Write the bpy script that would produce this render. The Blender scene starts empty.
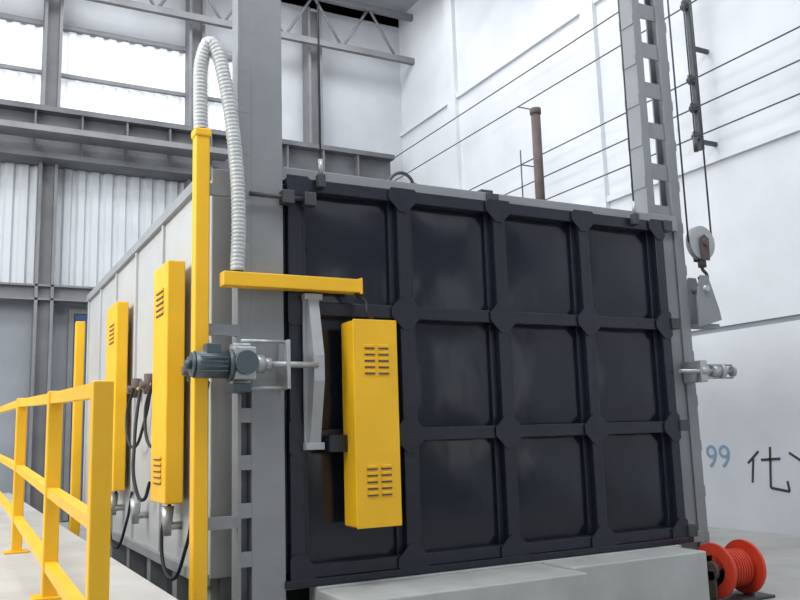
import bpy, bmesh, math, random
from mathutils import Vector, Matrix
random.seed(3)
S=bpy.context.scene
S.view_settings.view_transform='Standard'
COL=bpy.context.collection
# ---------------------------------------------------------------- materials
def mat(name,col,rough=0.5,metal=0.0,var=0.08,scale=3.0,bump=0.0,bscale=20.0,emis=0.0,stretch=(1,1,1)):
    m=bpy.data.materials.new(name); m.use_nodes=True
    nt=m.node_tree; N=nt.nodes; Lk=nt.links; b=N["Principled BSDF"]
    tc=N.new("ShaderNodeTexCoord"); mp=N.new("ShaderNodeMapping"); mp.inputs["Scale"].default_value=stretch
    Lk.new(tc.outputs["Object"],mp.inputs[0])
    no=N.new("ShaderNodeTexNoise"); no.inputs["Scale"].default_value=scale; no.inputs["Detail"].default_value=6
    Lk.new(mp.outputs[0],no.inputs["Vector"])
    cr=N.new("ShaderNodeValToRGB")
    cr.color_ramp.elements[0].position=0.3; cr.color_ramp.elements[1].position=0.7
    cr.color_ramp.elements[0].color=tuple(max(0,c*(1-var)) for c in col)+(1,)
    cr.color_ramp.elements[1].color=tuple(min(1,c*(1+var)) for c in col)+(1,)
    Lk.new(no.outputs[0],cr.inputs[0]); Lk.new(cr.outputs[0],b.inputs["Base Color"])
    b.inputs["Roughness"].default_value=rough; b.inputs["Metallic"].default_value=metal
    if bump>0:
        n2=N.new("ShaderNodeTexNoise"); n2.inputs["Scale"].default_value=bscale; n2.inputs["Detail"].default_value=2
        Lk.new(mp.outputs[0],n2.inputs["Vector"])
        bp=N.new("ShaderNodeBump"); bp.inputs["Strength"].default_value=bump; bp.inputs["Distance"].default_value=0.05
        Lk.new(n2.outputs[0],bp.inputs["Height"]); Lk.new(bp.outputs[0],b.inputs["Normal"])
    if emis>0:
        Lk.new(cr.outputs[0],b.inputs["Emission Color"]); b.inputs["Emission Strength"].default_value=emis
    return m
M={}
M['navy']=mat("navy_paint",(0.008,0.011,0.020),0.18,0.0,0.15,2,0.25,2.6,0,(1,1,.6))
M['navyrib']=mat("navy_rib_paint",(0.010,0.013,0.023),0.32,0.0,0.15,4,0.1,12)
M['black']=mat("black_rubber",(0.012,0.012,0.014),0.6)
M['colgrey']=mat("column_grey",(0.23,0.245,0.26),0.5,0,0.06,3,0.05,15)
M['lever']=mat("lever_grey",(0.36,0.38,0.40),0.45,0.1,0.08,6)
M['side']=mat("furnace_side_grey",(0.43,0.445,0.45),0.45,0,0.06,1.2,0.08,2)
M['top']=mat("furnace_frame_grey",(0.26,0.275,0.29),0.5,0,0.07,2)
M['yellow']=mat("yellow_paint",(0.84,0.47,0.012),0.42,0,0.05,3)
M['steel']=mat("galvanised_steel",(0.42,0.44,0.45),0.38,0.5,0.15,12)
M['hose']=mat("pale_plastic_hose",(0.46,0.48,0.48),0.35,0.0,0.10,12)
M['darksteel']=mat("dark_steel",(0.06,0.065,0.07),0.5,0.3,0.2,6)
M['beam']=mat("beam_grey",(0.17,0.175,0.185),0.6,0,0.15,2)
M['beamdk']=mat("crane_beam_dark_grey",(0.105,0.11,0.12),0.6,0,0.25,2)
M['wallw']=mat("wall_white",(0.61,0.63,0.665),0.85,0,0.08,0.8,0.05,8)
M['wallup']=mat("wall_upper_grey",(0.49,0.51,0.54),0.8,0,0.07,1.2)
M['roof']=mat("roof_sheet_grey",(0.40,0.42,0.45),0.8,0,0.07,1.2)
M['corr']=mat("corrugated_sheet",(0.58,0.61,0.64),0.5,0,0.05,1.0)
M['glow_sheet']=mat("glowing_cladding_sheet",(0.76,0.79,0.82),0.4,0,0.08,0.8,emis=0.35)  # opaque sheet with emission added, standing in for daylight through the wall
M['walldk']=mat("wall_dado_grey",(0.25,0.27,0.295),0.8,0,0.12,1.0)
M['floor']=mat("concrete_floor",(0.33,0.33,0.32),0.75,0,0.14,1.5,0.1,10)
M['plat']=mat("platform_grey",(0.42,0.42,0.41),0.7,0,0.1,2)
M['trolley']=mat("trolley_grey_paint",(0.38,0.40,0.395),0.55,0,0.12,3,0.05,6)
M['motor']=mat("motor_blue_grey",(0.075,0.10,0.115),0.4,0.3)
M['red']=mat("red_paint",(0.55,0.045,0.02),0.4,0,0.12,5)
M['rust']=mat("rusty_pipe",(0.11,0.085,0.08),0.7,0.1,0.25,8)
M['blue']=mat("blue_door_paint",(0.03,0.08,0.18),0.5)
M['markb']=mat("black_mark_paint",(0.05,0.05,0.05),0.8)
M['marku']=mat("blue_mark_paint",(0.22,0.33,0.46),0.8)
# ---------------------------------------------------------------- helpers
def group(name,loc=(0,0,0)):
    e=bpy.data.objects.new(name,None); e.location=loc; e.empty_display_size=.2; COL.objects.link(e); return e
def setpar(ob,parent):
    if parent:
        ob.parent=parent; ob.matrix_parent_inverse=Matrix.Translation(-Vector(parent.location))
def add(name,me,m,parent=None,bev=0,smooth=False):
    ob=bpy.data.objects.new(name,me); COL.objects.link(ob)
    if m: me.materials.append(M[m])
    setpar(ob,parent)
    if bev:
        md=ob.modifiers.new("bev","BEVEL"); md.width=bev; md.segments=2; md.limit_method='ANGLE'
    if smooth:
        for p in me.polygons: p.use_smooth=True
    return ob
def bmbox(bm,x0,x1,y0,y1,z0,z1):
    vs=[bm.verts.new(p) for p in [(x0,y0,z0),(x1,y0,z0),(x1,y1,z0),(x0,y1,z0),(x0,y0,z1),(x1,y0,z1),(x1,y1,z1),(x0,y1,z1)]]
    for f in [(0,3,2,1),(4,5,6,7),(0,1,5,4),(1,2,6,5),(2,3,7,6),(3,0,4,7)]: bm.faces.new([vs[i] for i in f])
def boxes(name,lst,m,parent=None,bev=0):
    bm=bmesh.new()
    for b in lst: bmbox(bm,*b)
    me=bpy.data.meshes.new(name); bm.to_mesh(me); bm.free()
    return add(name,me,m,parent,bev)
def prism(name,pts,axis,a0,a1,m,parent=None,bev=0):
    def P(p,a): return (p[0],a,p[1]) if axis==1 else ((a,p[0],p[1]) if axis==0 else (p[0],p[1],a))
    bm=bmesh.new(); n=len(pts)
    A=[bm.verts.new(P(p,a0)) for p in pts]; B=[bm.verts.new(P(p,a1)) for p in pts]
    bm.faces.new(A); bm.faces.new(B[::-1])
    for i in range(n): bm.faces.new([A[i],B[i],B[(i+1)%n],A[(i+1)%n]])
    bmesh.ops.recalc_face_normals(bm,faces=bm.faces)
    me=bpy.data.meshes.new(name); bm.to_mesh(me); bm.free()
    return add(name,me,m,parent,bev)
def bmcyl(bm,p,q,r,r2=None,seg=20):
    p=Vector(p);q=Vector(q);d=q-p
    mt=Matrix.Translation((p+q)/2)@d.to_track_quat('Z','Y').to_matrix().to_4x4()
    bmesh.ops.create_cone(bm,cap_ends=True,segments=seg,radius1=r,radius2=r if r2 is None else r2,depth=d.length,matrix=mt)
def cyls(name,lst,m,parent=None,seg=20):
    bm=bmesh.new()
    for c in lst: bmcyl(bm,*c,seg=seg) if len(c)==3 else bmcyl(bm,c[0],c[1],c[2],c[3],seg)
    me=bpy.data.meshes.new(name); bm.to_mesh(me); bm.free()
    ob=add(name,me,m,parent)
    for p in me.polygons:
        if len(p.vertices)==4: p.use_smooth=True
    return ob
def tube(name,pts,r,m,parent=None):
    cu=bpy.data.curves.new(name,'CURVE'); cu.dimensions='3D'; cu.bevel_depth=r; cu.bevel_resolution=3; cu.resolution_u=10
    sp=cu.splines.new('BEZIER'); sp.bezier_points.add(len(pts)-1)
    for bp,p in zip(sp.bezier_points,pts):
        bp.co=p; bp.handle_left_type=bp.handle_right_type='AUTO'
    cu.materials.append(M[m]); ob=bpy.data.objects.new(name,cu); COL.objects.link(ob)
    setpar(ob,parent)
    return ob
def corrug(name,u0,u1,z0,z1,const,axis,m,pitch=0.25,dep=0.05,parent=None):
    bm=bmesh.new(); pts=[]; u=u0
    while u<u1:
        for du,d in ((0,0),(.12,0),(.2,dep),(.42,dep),(.5,0)):
            uu=u+du*pitch*2
            if uu<=u1: pts.append((uu,d))
        u+=pitch
    pr=sorted(set(pts)); prev=None
    for uu,d in pr:
        c=const-d
        a=bm.verts.new((uu,c,z0) if axis==1 else (c,uu,z0)); b=bm.verts.new((uu,c,z1) if axis==1 else (c,uu,z1))
        if prev: bm.faces.new([prev[0],a,b,prev[1]])
        prev=(a,b)
    bmesh.ops.recalc_face_normals(bm,faces=bm.faces)
    me=bpy.data.meshes.new(name); bm.to_mesh(me); bm.free()
    return add(name,me,m,parent)

# ---------------------------------------------------------------- room
boxes("floor",[(-9,8.3,-9,13.3,-0.2,0)],'floor')
BY=13.0
g=group("wall_back")
boxes("masonry",[(-9,8.3,BY,BY+.3,0,12.5)],'wallup',g)
boxes("dado",[(-9,8.0,BY-.03,BY,0,4.5)],'walldk',g)
corrug("cladding",-9,7.9,4.75,7.3,BY-.03,1,'corr',0.28,.07,g)
corrug("glowing_cladding",-9,3.6,8.3,10.4,BY-.03,1,'glow_sheet',0.28,.07,g)  # cladding made to glow so the upper-left wall reads bright
boxes("cladding_rails",[(-9,3.6,BY-.2,BY-.11,9.3,9.38),(-9,3.6,BY-.2,BY-.0,10.4,10.5)],'beam',g)
def ibeam_x(x0,x1,y,z0,z1,w=.25,t=.05):
    return [(x0,x1,y-w/2,y+w/2,z0,z0+t),(x0,x1,y-w/2,y+w/2,z1-t,z1),(x0,x1,y-.02,y+.02,z0+t,z1-t)]
g=group("crane_beam")
boxes("beam",ibeam_x(-9,7.3,BY-.6,7.25,8.35,.55,.11),'beamdk',g)
boxes("stiffeners",[(-9+i*.9,-8.96+i*.9,BY-.84,BY-.36,7.36,8.24) for i in range(18)],'beamdk',g)
boxes("ledge",[(-9,3,BY-1.4,BY-.88,7.62,7.74)],'beam',g)
g=group("wall_girt")
boxes("beam",ibeam_x(-9,7.9,BY-.35,4.4,4.72,.3,.04),'beam',g)
for i,x in enumerate((-0.75,2.3,5.2)):
    g=group("building_column")
    boxes("shaft",[(x,x+.06,BY-.5,BY-.1,0,12),(x+.3,x+.36,BY-.5,BY-.1,0,12),(x+.06,x+.3,BY-.32,BY-.28,0,12)],'beam',g)
g=group("door_1")
boxes("leaf",[(0.05,1.0,BY-.09,BY-.04,0.02,4.2)],'blue',g)
boxes("frame",[(-.05,.05,BY-.14,BY-.04,0.02,4.3),(1.0,1.1,BY-.14,BY-.04,0.02,4.3),(.05,1.0,BY-.14,BY-.04,4.2,4.3)],'beam',g)
g=group("wall_right")
boxes("masonry",[(8.0,8.3,-9,BY,0,2.88),(8.0,8.3,-9,BY,2.96,12.5)],'wallw',g)
boxes("joint",[(8.03,8.3,-9,BY,2.88,2.96)],'walldk',g)
boxes("pilasters",[(7.9,8.0,y,y+.35,0,12) for y in (-2.2,5.4,10.2)],'wallw',g)
boxes("band",[(7.93,8.0,-9,BY,5.45,5.55),(7.93,8.0,-9,BY,9.2,9.3)],'wallw',g)
g=group("wall_left")
boxes("masonry",[(-9.3,-9,-9,BY,0,4.5),(-9.3,-9,-9,BY,9,12.5)],'wallup',g)
boxes("posts",[(-9.3,-9,y,y+.3,4.5,9) for y in (-9,-5,-1,3,7,11)],'wallup',g)
g=group("wall_front_unseen")  # unseen wall added to dim the world; gaps shape highlights on the door
boxes("masonry",[(-9,8,-9.3,-9,0,1.2),(-9,8,-9.3,-9,4.2,7),(-9,8,-9.3,-9,8.6,12.5)]+[(x,x+1.7,-9.3,-9,1.2,4.2) for x in (-9,-5.6,-2.2,1.2,4.6)]+[(7.9,8,-9.3,-9,1.2,4.2)],'walldk',g)
# roof
g=group("ceiling")
boxes("sheet",[(-9.3,8.3,-9,-5,12.5,12.6),(-9.3,8.3,-3.5,1,12.5,12.6),(-9.3,8.3,2.5,7,12.5,12.6),(-9.3,8.3,8.5,BY+.3,12.5,12.6)],'roof',g)
boxes("purlins",[(-9.3,8.3,y,y+.1,12.25,12.5) for y in range(-9,14,2)],'beam',g)
for k,y in enumerate((3.4,8.2,12.2)):
    g=group("roof_truss")
    boxes("chords",[(-9,8,y,y+.12,10.9,11.05),(-9,8,y,y+.12,12.1,12.25)],'beam',g)
    c=[]; x=-9
    while x<7.5:
        c+=[((x,y+.06,10.98),(x+.75,y+.06,12.17),.035),((x+.75,y+.06,12.17),(x+1.5,y+.06,10.98),.035)]; x+=1.5
    cyls("web",c,'beam',g,8)
g=group("crane_bus_bars")
BZ=(5.8,6.25,6.7,7.9,8.5)
cyls("bars",[((7.6,-9,z),(7.6,BY-.2,z),.012) for z in BZ],'darksteel',g,8)
cyls("brackets",[((7.6,y,5.7),(7.6,y,7.0),.013) for y in (-1,7.4)]+[((7.6,y,z),(7.98,y,z),.013) for y in (-1,7.4) for z in (5.8,6.7,7.9)],'darksteel',g,8)
boxes("insulator_rack",[(7.62,7.70,2.95,3.03,5.6,8.9)]+[(7.70,7.995,2.96,3.02,z,z+.06) for z in (5.7,7.2,8.7)],'darksteel',g,.006)
cyls("insulators",[((7.58,2.94,z),(7.58,3.04,z),.05) for z in BZ]+[((7.56,2.99,z-.07),(7.56,2.99,z+.07),.035) for z in BZ],'darksteel',g,12)
g=group("wall_marks")
def text(body,loc,size,m,parent):
    cu=bpy.data.curves.new(body,'FONT'); cu.body=body; cu.size=size; cu.extrude=.001; cu.materials.append(M[m])
    ob=bpy.data.objects.new("digits",cu); ob.location=loc; ob.rotation_euler=(math.pi/2,0,-math.pi/2); COL.objects.link(ob); ob.parent=parent
text("99",(7.996,3.72,0.88),.48,'marku',g)
def stroke(a,b,w=.035):
    d=Vector((b[0]-a[0],b[1]-a[1])); n=Vector((-d.y,d.x)).normalized()*w/2
    return [(a[0]+n.x,a[1]+n.y),(b[0]+n.x,b[1]+n.y),(b[0]-n.x,b[1]-n.y),(a[0]-n.x,a[1]-n.y)]
for i,(a,b) in enumerate([((2.95,.95),(2.75,1.12)),((2.85,1.02),(2.9,.68)),((2.72,1.0),(2.4,1.02)),((2.55,1.18),(2.6,.62)),((2.6,.62),(2.3,.58)),((2.3,.58),(2.32,.72)),((2.25,1.1),(2.0,.95))]):
    prism("stroke_%d"%i,stroke(a,b),0,7.994,7.999,'markb',g)

# ---------------------------------------------------------------- furnace
ZT=3.47
F=group("industrial_furnace",(1.7,3,0))
boxes("body",[(-.55,4.15,.26,6.3,.55,ZT)],'side',F,.01)
boxes("front_frame",[(-.10,4.0,.12,.26,3.36,ZT+.04),(-.55,4.15,.24,.27,.55,ZT),(-.12,4.0,.12,.26,.44,.54)],'top',F,.006)
seams=[(-.575,-.545,y,y+.05,.55,ZT) for y in (.3,1.75,2.95,4.1,5.2,6.22)]
boxes("side_stiffeners",seams,'side',F,.004)
boxes("top_edge_angle",[(-.59,-.54,.26,6.3,ZT-.07,ZT+.02),(-.59,-.54,.26,6.3,.5,.58)],'top',F,.004)
boxes("base_frame",[(-.5,-.35,y,y+.15,0,.55) for y in (.4,1.4,2.4,3.4,4.4,5.4,6.1)]+[(3.8,4.0,y,y+.15,0,.55) for y in (.4,2.4,4.4,6.1)]+[(-.45,4.0,.35,6.25,.42,.55)],'colgrey',F)
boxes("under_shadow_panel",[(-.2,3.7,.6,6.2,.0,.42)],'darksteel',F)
boxes("top_clips",[(x,x+.12,.14,.3,ZT+.04,ZT+.07) for x in (1.75,)]+[(1.78,1.9,.10,.13,3.33,ZT+.03)],'darksteel',F)
cyls("top_pipe",[((.2,.9,3.62),(3.9,.9,3.62),.022)]+[((x,.9,ZT),(x,.9,3.62),.018) for x in (.4,1.3,2.4,3.6)],'steel',F,10)
for i,(x,y) in enumerate(((1.15,.45),(1.4,.7),(1.6,.9))):
    tube("roof_cable_%d"%i,[(x-.15,y,ZT),(x-.08,y,ZT+.2),(x+.05,y,ZT+.22),(x+.15,y,ZT)],.015,'darksteel',F)
boxes("roof_box",[(1.9,2.3,3.2,3.7,ZT,4.1)],'beam',F,.01)
E=group("exhaust_pipe",(3.2,1.2,0))
cyls("pipe",[((3.2,1.2,ZT-.01),(3.2,1.2,4.82),.05),((3.2,1.2,4.82),(3.2,1.2,4.88),.06)],'rust',E)
cyls("flange",[((3.2,1.2,ZT),(3.2,1.2,ZT+.03),.1)],'rust',E)

# ---------------------------------------------------------------- door
W=.907; H=.93; Z0=.56
D=group("furnace_door",(1.8,0,0))
ZB=Z0-.04
boxes("slab",[(-.06,3.70,.09,.14,ZB,Z0+3*H+.05)],'navy',D,.004)
bm=bmesh.new()
for i in range(4):
    for k in range(3):
        n=12; G={}; s=random.uniform(.012,.03); px=random.uniform(0,3)
        for a in range(n+1):
            for b in range(n+1):
                u,v=a/n,b/n
                d=s*(math.sin(math.pi*u)*math.sin(math.pi*v))**.8+.004*math.sin(7*u+px)*math.sin(math.pi*v)*math.sin(math.pi*u)
                G[a,b]=bm.verts.new((i*W+.05+u*(W-.1),.088-d,Z0+k*H+.05+v*(H-.1)))
        for a in range(n):
            for b in range(n): bm.faces.new([G[a,b],G[a+1,b],G[a+1,b+1],G[a,b+1]])
me=bpy.data.meshes.new("cell_panels"); bm.to_mesh(me); bm.free(); add("cell_panels",me,'navy',D,0,True)
rw=.05
rib=[]
for i in range(5):
    x=i*W; rib.append((x-rw,x+rw,-.0,.09,ZB,Z0+3*H+.05))
boxes("vertical_ribs",rib,'navyrib',D,.006)
rib=[]
for k in range(4):
    z=Z0+k*H
    for i in range(4): rib.append((i*W+rw,(i+1)*W-rw,.004,.09,z-(rw if k else .04),z+rw))
boxes("horizontal_ribs",rib,'navyrib',D,.006)
lip=[]
for i in range(5):
    for s in (-1,1):
        x=i*W+s*(rw+.028)
        if -.1<x<3.72 : lip.append((x-.028,x+.028,.055,.09,Z0,Z0+3*H))
boxes("rib_feet",lip,'navyrib',D,.004)
boxes("bottom_sill",[(-.1,3.74,-.02,.12,Z0-.09,ZB)],'navyrib',D,.006)
def clip(poly,ax,lim,keepless):
    out=[]
    for a,b in zip(poly,poly[1:]+poly[:1]):
        ia=(a[ax]<=lim) if keepless else (a[ax]>=lim); ib=(b[ax]<=lim) if keepless else (b[ax]>=lim)
        if ia: out.append(a)
        if ia!=ib:
            t=(lim-a[ax])/(b[ax]-a[ax]); out.append((a[0]+t*(b[0]-a[0]),a[1]+t*(b[1]-a[1])))
    return out
for i in range(5):
    for k in range(4):
        x,z=i*W,Z0+k*H; r=.13; c=.032
        pts=[(x-r,z-c),(x-r,z+c),(x-c,z+r),(x+c,z+r),(x+r,z+c),(x+r,z-c),(x+c,z-r),(x-c,z-r)]
        pts=clip(pts,0,-.06,False); pts=clip(pts,0,3.69,True); pts=clip(pts,1,ZB,False); pts=clip(pts,1,Z0+3*H+.06,True)
        prism("gusset_%d_%d"%(i,k),pts,1,-.012,-.001,'navyrib',D)
boxes("edge_clamps",[(3.68,3.78,-.03,.06,Z0+k*H-.04,Z0+k*H+.06) for k in range(4)],'darksteel',D,.004)
boxes("rope_lugs",[(.17,.23,-.06,.0,3.33,3.43),(3.28,3.34,-.06,.0,3.33,3.43)],'darksteel',D,.004)
for nm,x in (("hoist_rope",.2),("hoist_rope",3.31)):
    g=group(nm,(x,0,3.4)); cyls("rope",[((x,-.03,3.42),(x,-.03,6.9),.008)],'darksteel',g,8)
    cyls("shackle",[((x,-.03,3.43),(x,-.03,3.55),.018)],'steel',g,10)

# ---------------------------------------------------------------- columns
C=group("steel_column",(-.26,.1,0))
boxes("face_channel",[(-.33,-.09,.0,.03,0,7),(-.12,-.09,.03,.22,0,7),(-.33,-.30,.03,.22,0,7)],'colgrey',C,.004)
boxes("side_channel",[(-.43,-.405,.0,.14,0,7),(-.415,-.33,.11,.14,0,7)],'colgrey',C,.003)
rg=[(-.405,-.33,.004,.02,z*.32,z*.32+(.1 if z<6 else .322)) for z in range(22)]
boxes("rungs",rg,'colgrey',C)
boxes("base_plate",[(-.50,0,-.06,.23,0,.04)],'colgrey',C,.004)
C2=group("steel_column",(3.9,.25,0))
x0,x1=3.66,4.10
boxes("channels",[(x0,x0+.10,.15,.17,0,7),(x0,x0+.02,.17,.34,0,7),(x1-.12,x1,.15,.17,0,7),(x1-.02,x1,.17,.34,0,7),(x0,x0+.08,.32,.34,0,7),(x1-.08,x1,.32,.34,0,7)],'colgrey',C2,.003)
boxes("battens",[(x0+.08,x1-.1,.172,.185,z*.42+.1,z*.42+.26) for z in range(8,17)],'colgrey',C2)
boxes("lower_plate",[(x0+.05,x1-.05,.172,.185,0,3.4)],'colgrey',C2)
boxes("side_battens",[(x1,x1+.01,.15,.34,z*.42,z*.42+.1) for z in range(16)]+[(x0-.01,x0,.15,.34,z*.42,z*.42+.1) for z in range(16)],'colgrey',C2)
boxes("base_plate",[(3.6,4.2,.1,.4,0,.04)],'colgrey',C2,.004)
g=group("lifting_crossbeam",(1.8,.1,7)); boxes("beam",[(-.6,4.3,-.1,.4,7.0,7.3)],'colgrey',g,.01)

# ---------------------------------------------------------------- yellow things
def louvres(name,x0,x1,y,z0,n,parent,axis=1):
    L=[]
    for i in range(n):
        z=z0+i*.045
        if axis==1: L.append((x0,x1,y-.012,y,z,z+.022))
        else: L.append((y-.012,y,x0,x1,z,z+.022))
    boxes(name,L,'yellow',parent,.004)
    boxes(name+"_slots",[(a,b,c+.004,d-.001,e-.01,e) for a,b,c,d,e,f in L] if axis==1 else [(a+.004,b-.001,c,d,e-.01,e) for a,b,c,d,e,f in L],'rust',parent)
B=group("electrical_box",(.5,-.15,0))
boxes("case",[(.34,.68,-.25,-.03,.86,2.31)],'yellow',B,.012)
boxes("cover_lip",[(.335,.685,-.258,-.25,.855,2.315)],'yellow',B,.004)
for zz in (1.93,1.08):
    louvres("louvres_l",.42,.50,-.257,zz,5,B); louvres("louvres_r",.53,.61,-.257,zz,5,B)
boxes("mount_arm",[(.20,.34,-.12,-.02,1.38,1.50),(.55,.60,-.03,-.013,1.2,1.9)],'navyrib',B,.006)
for (x,y0,y1,z0,z1) in [(-.74,.80,1.30,1.03,2.88),(-.72,3.15,3.75,1.03,2.92)]:
    g=group("electrical_box",(-.65,(y0+y1)/2,0))
    boxes("case",[(x,-.60,y0,y1,z0,z1)],'yellow',g,.012)
    boxes("standoffs",[(-.60,-.576,y0+.1,y0+.3,z,z+.08) for z in (z0+.2,z1-.3)],'colgrey',g)
    louvres("louvres_top",y0+.12,y0+.36,x-.001,z1-.4,5,g,0); louvres("louvres_low",y0+.12,y0+.36,x-.001,z0+.15,5,g,0)
g=group("cable_duct",(0,-.1,2.58))
boxes("channel",[(-.57,.46,-.14,-.03,2.53,2.63)],'yellow',g,.006)
boxes("tip",[(.455,.475,-.145,-.025,2.52,2.64)],'yellow',g,.004)
boxes("bracket",[(-.3,-.2,-.03,.0,2.54,2.62)],'yellow',g)
tube("drop_cable",[(.43,-.1,2.53),(.5,-.13,2.46),(.5,-.15,2.38),(.55,-.15,2.32)],.014,'black',g)
g=group("cable_pole",(-.70,0,0))
boxes("pole",[(-.745,-.645,-.05,.05,0,3.62)],'yellow',g,.01)
boxes("collar",[(-.755,-.635,-.06,.06,3.60,3.66)],'yellow',g,.01)
boxes("wall_brackets",[(-.645,-.43,.0,.04,z,z+.08) for z in (.9,2.2,3.2)],'colgrey',g)
g=group("flexible_conduit",(-.6,0,3))
path=[(-.70,0,3.665),(-.705,0,3.9),(-.70,0,4.15),(-.655,-.02,4.31),(-.595,-.05,4.24),(-.545,-.07,4.02),(-.495,-.08,3.7),(-.46,-.09,3.3),(-.45,-.09,2.95),(-.46,-.09,2.635)]
def cat(P,n=30):
    P=[Vector(p) for p in P]; Q=[P[0]*2-P[1]]+P+[P[-1]*2-P[-2]]; out=[]
    for i in range(1,len(Q)-2):
        for k in range(n):
            t=k/n; a,b,c,d=Q[i-1],Q[i],Q[i+1],Q[i+2]
            out.append(.5*((2*b)+(c-a)*t+(2*a-5*b+4*c-d)*t*t+(3*b-a-3*c+d)*t**3))
    out.append(P[-1]); return out
raw=cat(path); pp=[raw[0]]; acc=0
for a,b in zip(raw,raw[1:]):
    L=(b-a).length; t=0
    while acc+(L-t)>=.007:
        t+=.007-acc; acc=0; pp.append(a.lerp(b,t/L))
    acc+=L-t
bm=bmesh.new(); prev=None
for i,p in enumerate(pp):
    t=(pp[min(i+1,len(pp)-1)]-pp[max(i-1,0)]).normalized()
    s=t.cross(Vector((0,1,0))).normalized(); w=s.cross(t)
    r=.052 if i%4<2 else .048
    ring=[bm.verts.new(p+(s*math.cos(a)+w*math.sin(a))*r) for a in [j*math.tau/18 for j in range(18)]]
    if prev:
        for j in range(18): bm.faces.new([prev[j],prev[(j+1)%18],ring[(j+1)%18],ring[j]])
    prev=ring
bmesh.ops.recalc_face_normals(bm,faces=bm.faces)
me=bpy.data.meshes.new("hose"); bm.to_mesh(me); bm.free(); add("hose",me,'hose',g,0,True)
# railing
g=group("safety_railing",(-1.65,2,.65))
PS=[(-2.14,1.73),(-.47,1.79),(1.96,1.88),(7.2,2.0)]
boxes("posts",[(-1.69,-1.61,y-.04,y+.04,.65,z) for y,z in PS],'yellow',g,.008)
boxes("post_feet",[(-1.74,-1.56,y-.09,y+.09,.65,.665) for y,z in PS],'yellow',g,.003)
def sloped(name,pts,h):
    bm=bmesh.new(); prev=None; first=None
    for y,z in pts:
        r=[bm.verts.new(p) for p in ((-1.68,y,z-h),(-1.62,y,z-h),(-1.62,y,z),(-1.68,y,z))]
        if prev:
            for j in range(4): bm.faces.new([prev[j],prev[(j+1)%4],r[(j+1)%4],r[j]])
        else: first=r
        prev=r
    bm.faces.new(first[::-1]); bm.faces.new(prev); bmesh.ops.recalc_face_normals(bm,faces=bm.faces[:])
    me=bpy.data.meshes.new(name); bm.to_mesh(me); bm.free(); add(name,me,'yellow',g)
ex=[(-2.12,1.725)]+[(y,z-.01) for y,z in PS[1:]]
sloped("top_rail",ex,.06); sloped("mid_rail",[(y,z-.53) for y,z in ex],.05); sloped("toe_rail",[(y,z-.93) for y,z in ex],.05)
g=group("bollard_post",(-.7,6.5,0)); 
boxes("post",[(-.70,-.58,6.4,6.52,0,3.15)],'yellow',g,.01)
boxes("foot",[(-.77,-.53,6.35,6.59,0,.02)],'yellow',g,.004)
g=group("side_platform",(-2.5,5,0))
boxes("deck",[(-5,-1.05,-2.6,12.4,.58,.65)],'plat',g,.01)
boxes("skirt",[(-5,-1.09,-2.56,12.3,0,.58)],'walldk',g)

# ---------------------------------------------------------------- cabling on side wall
for i,(y,z) in enumerate(((1.05,1.03),(1.75,2.0),(3.4,1.03),(2.6,2.0))):
    tube("cable_%d"%i,[(-.64,y,z),(-.68,y+.1,z-.25),(-.66,y-.15,z-.55),(-.6,y-.35,z-.3),(-.57,y-.45,z)],.014,'black',F)
tube("cable_loop",[(-.6,2.5,2.0),(-.68,2.3,1.5),(-.7,2.1,1.1),(-.66,2.0,1.0),(-.62,1.9,1.15)],.016,'black',F)
cyls("gas_pipe",[((-.585,.4,2.0),(-.585,5.4,2.0),.018)],'yellow',F,10)
cyls("valves",[((-.60,y,1.92),(-.60,y,2.1),.045) for y in (.55,2.1,2.7)]+[((-.68,y,2.0),(-.57,y,2.0),.035) for y in (.55,2.1,2.7)],'rust',F,14)
cyls("nozzles",[((-.66,y,.78),(-.66,y,1.0),.03,.05) for y in (1.05,2.3,3.45)]+[((-.66,y,.85),(-.54,y,.85),.03) for y in (1.05,2.3,3.45)],'steel',F,14)
tube("pole_cable",[(-.57,.24,1.9),(-.64,.2,1.5),(-.64,.15,1.2),(-.57,.3,.9)],.013,'black',F)

# ---------------------------------------------------------------- left clamp
g=group("door_clamp",(-.4,-.15,2))
cyls("motor",[((-.78,-.18,1.98),(-.56,-.18,1.98),.09),((-.56,-.18,1.98),(-.53,-.18,1.98),.11),((-.80,-.18,1.98),(-.78,-.18,1.98),.082),((-.84,-.18,1.98),(-.80,-.18,1.98),.03)],'motor',g,28)
boxes("cooling_ribs",[(-.76,-.58,-.276,-.266,1.93+i*.03,1.938+i*.03) for i in range(4)],'motor',g)
boxes("terminal_box",[(-.71,-.61,-.23,-.13,2.05,2.12)],'motor',g,.008)
boxes("gearbox",[(-.53,-.38,-.26,-.09,1.88,2.10),(-.49,-.36,-.09,-.001,1.84,2.14)],'steel',g,.01)
cyls("coupling",[((-.38,-.16,1.99),(-.30,-.16,1.99),.065),((-.30,-.16,1.99),(-.25,-.16,1.99),.045)],'steel',g)
cyls("screw",[((-.27,-.16,1.99),(.1,-.16,1.99),.022),((-.45,-.14,2.15),(-.12,-.14,2.15),.012),((-.45,-.14,1.83),(-.12,-.14,1.83),.012)],'steel',g,12)
cyls("gearbox_flange",[((-.455,-.30,1.99),(-.455,-.26,1.99),.08)],'motor',g,20)
boxes("slide_plate",[(-.14,-.115,-.20,-.001,1.82,2.16)],'steel',g,.005)
boxes("motor_foot",[(-.52,-.40,-.2,-.001,1.80,1.86)],'motor',g,.005)
boxes("pressure_flange",[(.045,.17,-.04,-.014,1.42,2.50)],'lever',g,.004)
prism("pressure_web",[(-.04,1.42),(-.07,1.42),(-.17,1.88),(-.17,2.06),(-.07,2.50),(-.04,2.50)],0,.07,.15,'lever',g,.003)
boxes("end_pads",[(.04,.18,-.08,-.013,1.40,1.45),(.04,.18,-.08,-.013,2.47,2.515)],'lever',g,.004)
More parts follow.
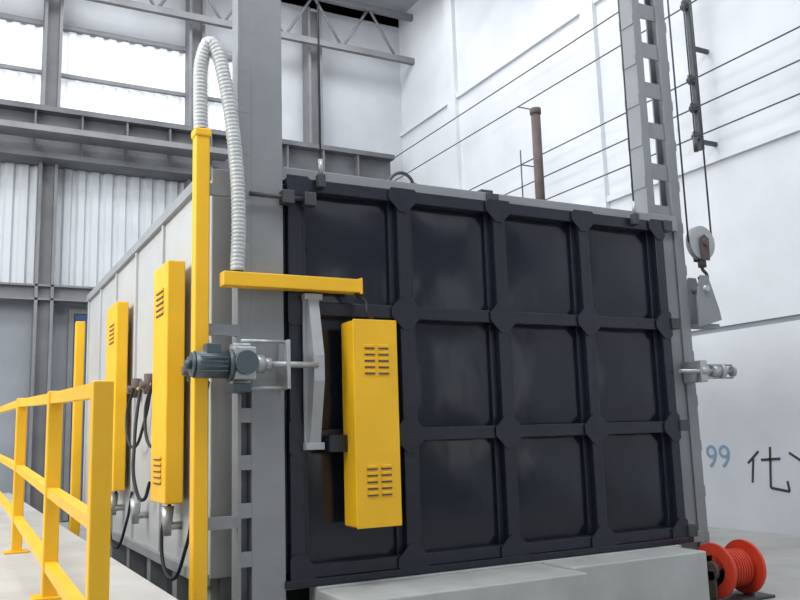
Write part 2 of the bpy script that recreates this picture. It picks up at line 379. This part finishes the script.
g=group("upper_guide_rod",(-.1,-.05,3.2))
cyls("rod",[((-.36,-.05,3.22),(.12,-.05,3.22),.018)],'darksteel',g,10)
boxes("blocks",[(-.12,-.03,-.09,-.001,3.17,3.27),(.05,.14,-.09,-.013,3.17,3.27)],'darksteel',g,.005)
# ---------------------------------------------------------------- right clamp
g=group("door_clamp",(4.1,-.05,2))
cyls("screw",[((3.70,-.05,1.99),(4.42,-.05,1.99),.018),((3.95,-.05,1.99),(4.05,-.05,1.99),.045),((4.10,-.05,1.99),(4.2,-.05,1.99),.055),((4.2,-.05,1.99),(4.24,-.05,1.99),.07)],'steel',g)
cyls("guide_studs",[((4.02,-.05,1.93),(4.38,-.05,1.93),.01),((4.02,-.05,2.05),(4.38,-.05,2.05),.01),((4.37,-.05,1.99),(4.39,-.05,1.99),.05)],'steel',g,12)
boxes("bracket",[(3.94,4.02,-.08,.149,1.89,2.09)],'steel',g,.006)
g=group("sheave_bracket",(4.2,.1,2.6))
tri=[(4.11,2.42),(4.42,2.50),(4.40,2.60),(4.28,2.93),(4.18,2.93),(4.11,2.70)]
prism("plate_1",tri,1,.05,.07,'colgrey',g,.004)
prism("plate_2",tri,1,.2,.22,'colgrey',g,.004)
cyls("pin",[((4.23,.02,2.80),(4.23,.25,2.80),.03)],'steel',g)
boxes("web",[(4.115,4.40,.07,.2,2.42,2.46)],'colgrey',g)
g=group("pulley_block",(4.27,.1,3.2))
px=4.27
def sheave(bm,c,r,w):
    c=Vector(c); prof=[(r*.25,-w),(r*.9,-w),(r,-w*.9),(r*.84,-w*.1),(r*.84,w*.1),(r,w*.9),(r*.9,w),(r*.25,w)]
    n=36; rings=[]
    for j in range(n):
        a=j*math.tau/n; rings.append([bm.verts.new(c+Vector((math.cos(a)*p,q,math.sin(a)*p))) for p,q in prof])
    for j in range(n):
        A=rings[j];Bq=rings[(j+1)%n]
        for k in range(len(prof)): bm.faces.new([A[k],Bq[k],Bq[(k+1)%len(prof)],A[(k+1)%len(prof)]])
bm=bmesh.new(); sheave(bm,(px,.1,3.26),.17,.03); bmesh.ops.recalc_face_normals(bm,faces=bm.faces)
me=bpy.data.meshes.new("sheave"); bm.to_mesh(me); bm.free(); add("sheave",me,'lever',g)
for nm,a,b in (("cheek_1",.04,.055),("cheek_2",.145,.16)):
    prism(nm,[(px-.05,3.08),(px+.05,3.08),(px+.06,3.3),(px,3.34),(px-.06,3.3)],1,a,b,'rust',g,.004)
cyls("axle",[((px,.02,3.26),(px,.18,3.26),.035),((px,.1,3.02),(px,.1,3.1),.04)],'rust',g)
tube("hook",[(px,.1,3.06),(px,.1,3.0),(px+.05,.1,2.95),(px+.04,.1,2.88),(px-.03,.1,2.87),(px-.06,.1,2.92)],.016,'rust',g)
cyls("wire_ropes",[((px-.16,.1,3.26),(px-.16,.1,7.1),.009),((px+.16,.1,3.26),(px+.16,.1,7.1),.009)],'darksteel',g,8)
g=group("pull_cable",(4.6,.3,5)); cyls("rope",[((4.55,.3,4.4),(4.55,.3,7.1),.008)],'darksteel',g,8)
cyls("rope_stop",[((4.55,.3,4.3),(4.55,.3,4.45),.025)],'darksteel',g,10)

# ---------------------------------------------------------------- trolley base
g=group("furnace_trolley",(1.8,-.2,0))
boxes("left_block",[(.12,2.02,-.62,-.05,0.06,.45)],'trolley',g,.012)
boxes("right_block",[(2.04,3.45,-.42,-.05,0.06,.46)],'trolley',g,.012)
boxes("cover_plate",[(.12,3.55,-.05,.11,.08,.465)],'trolley',g,.006)
boxes("skirt",[(.35,3.45,-.37,.1,0,.06)],'darksteel',g)
g=group("cable_reel",(3.9,-.3,0))
dx=-.07
bm=bmesh.new()
bmcyl(bm,(3.76+dx,-.25,.26),(4.14+dx,-.25,.26),.13,seg=32)
for x in (3.76+dx,4.12+dx): bmcyl(bm,(x,-.25,.26),(x+.03,-.25,.26),.23,seg=36)
me=bpy.data.meshes.new("drum"); bm.to_mesh(me); bm.free(); add("drum",me,'red',g,.004)
cyls("rope_wraps",[((3.80+dx+i*.032,-.25,.26),(3.82+dx+i*.032,-.25,.26),.16) for i in range(9)],'red',g,28)
cyls("motor",[((4.15+dx,-.25,.26),(4.25+dx,-.25,.26),.10)],'rust',g,24)
cyls("hub",[((3.72+dx,-.25,.26),(3.76+dx,-.25,.26),.08)],'rust',g,20)
boxes("base",[(3.7+dx,4.3+dx,-.42,-.08,0,.025)],'darksteel',g,.004)
boxes("stands",[(3.72+dx,3.745+dx,-.30,-.20,.025,.26),(4.16+dx,4.19+dx,-.30,-.20,.025,.26)],'rust',g,.004)

# ---------------------------------------------------------------- lighting
w=bpy.data.worlds.new("w"); S.world=w; w.use_nodes=True; nt=w.node_tree; bg=nt.nodes["Background"]
sky=nt.nodes.new("ShaderNodeTexSky"); sky.sky_type='HOSEK_WILKIE'; sky.turbidity=6; sky.ground_albedo=.4; sky.sun_direction=(-.5,-.4,.75)
mx=nt.nodes.new("ShaderNodeMixRGB"); mx.inputs[0].default_value=.85; mx.inputs[2].default_value=(.92,.96,1,1)
nt.links.new(sky.outputs[0],mx.inputs[1]); nt.links.new(mx.outputs[0],bg.inputs[0]); bg.inputs[1].default_value=1.6
def area(name,loc,tgt,sx,sy,e,col=(1,1,1)):
    l=bpy.data.lights.new(name,'AREA'); l.shape='RECTANGLE'; l.size=sx; l.size_y=sy; l.energy=e; l.color=col
    o=bpy.data.objects.new(name,l); o.location=loc; o.rotation_euler=(Vector(tgt)-Vector(loc)).to_track_quat('-Z','Y').to_euler(); COL.objects.link(o)
area("skylight_front",(0,-4,11.8),(1,0,0),10,3,780,(.98,.99,1))
area("skylight_mid",(0,5,12.0),(0,5,0),12,3,760,(.98,.99,1))
area("window_light_left",(-8.5,2,7),(1,5,3),10,4,1150,(1,.995,.98))
area("skylight_back",(1,10,12),(1,11,4),12,2,440,(.98,.99,1))

# ---------------------------------------------------------------- camera
cd=bpy.data.cameras.new("camera"); cam=bpy.data.objects.new("camera",cd); COL.objects.link(cam)
yaw,pitch,roll=.4897,.1592,-.0304
f=Vector((math.sin(yaw)*math.cos(pitch),math.cos(yaw)*math.cos(pitch),math.sin(pitch)))
r=Vector((math.cos(yaw),-math.sin(yaw),0)); u=r.cross(f)
c,s=math.cos(roll),math.sin(roll); r2=c*r+s*u; u2=-s*r+c*u
mw=Matrix((r2,u2,-f)).transposed().to_4x4(); mw.translation=Vector((-2.2004,-5.7382,1.4714)); cam.matrix_world=mw
cd.sensor_width=36; cd.lens=853.03/800*36; cd.clip_end=200
S.camera=cam
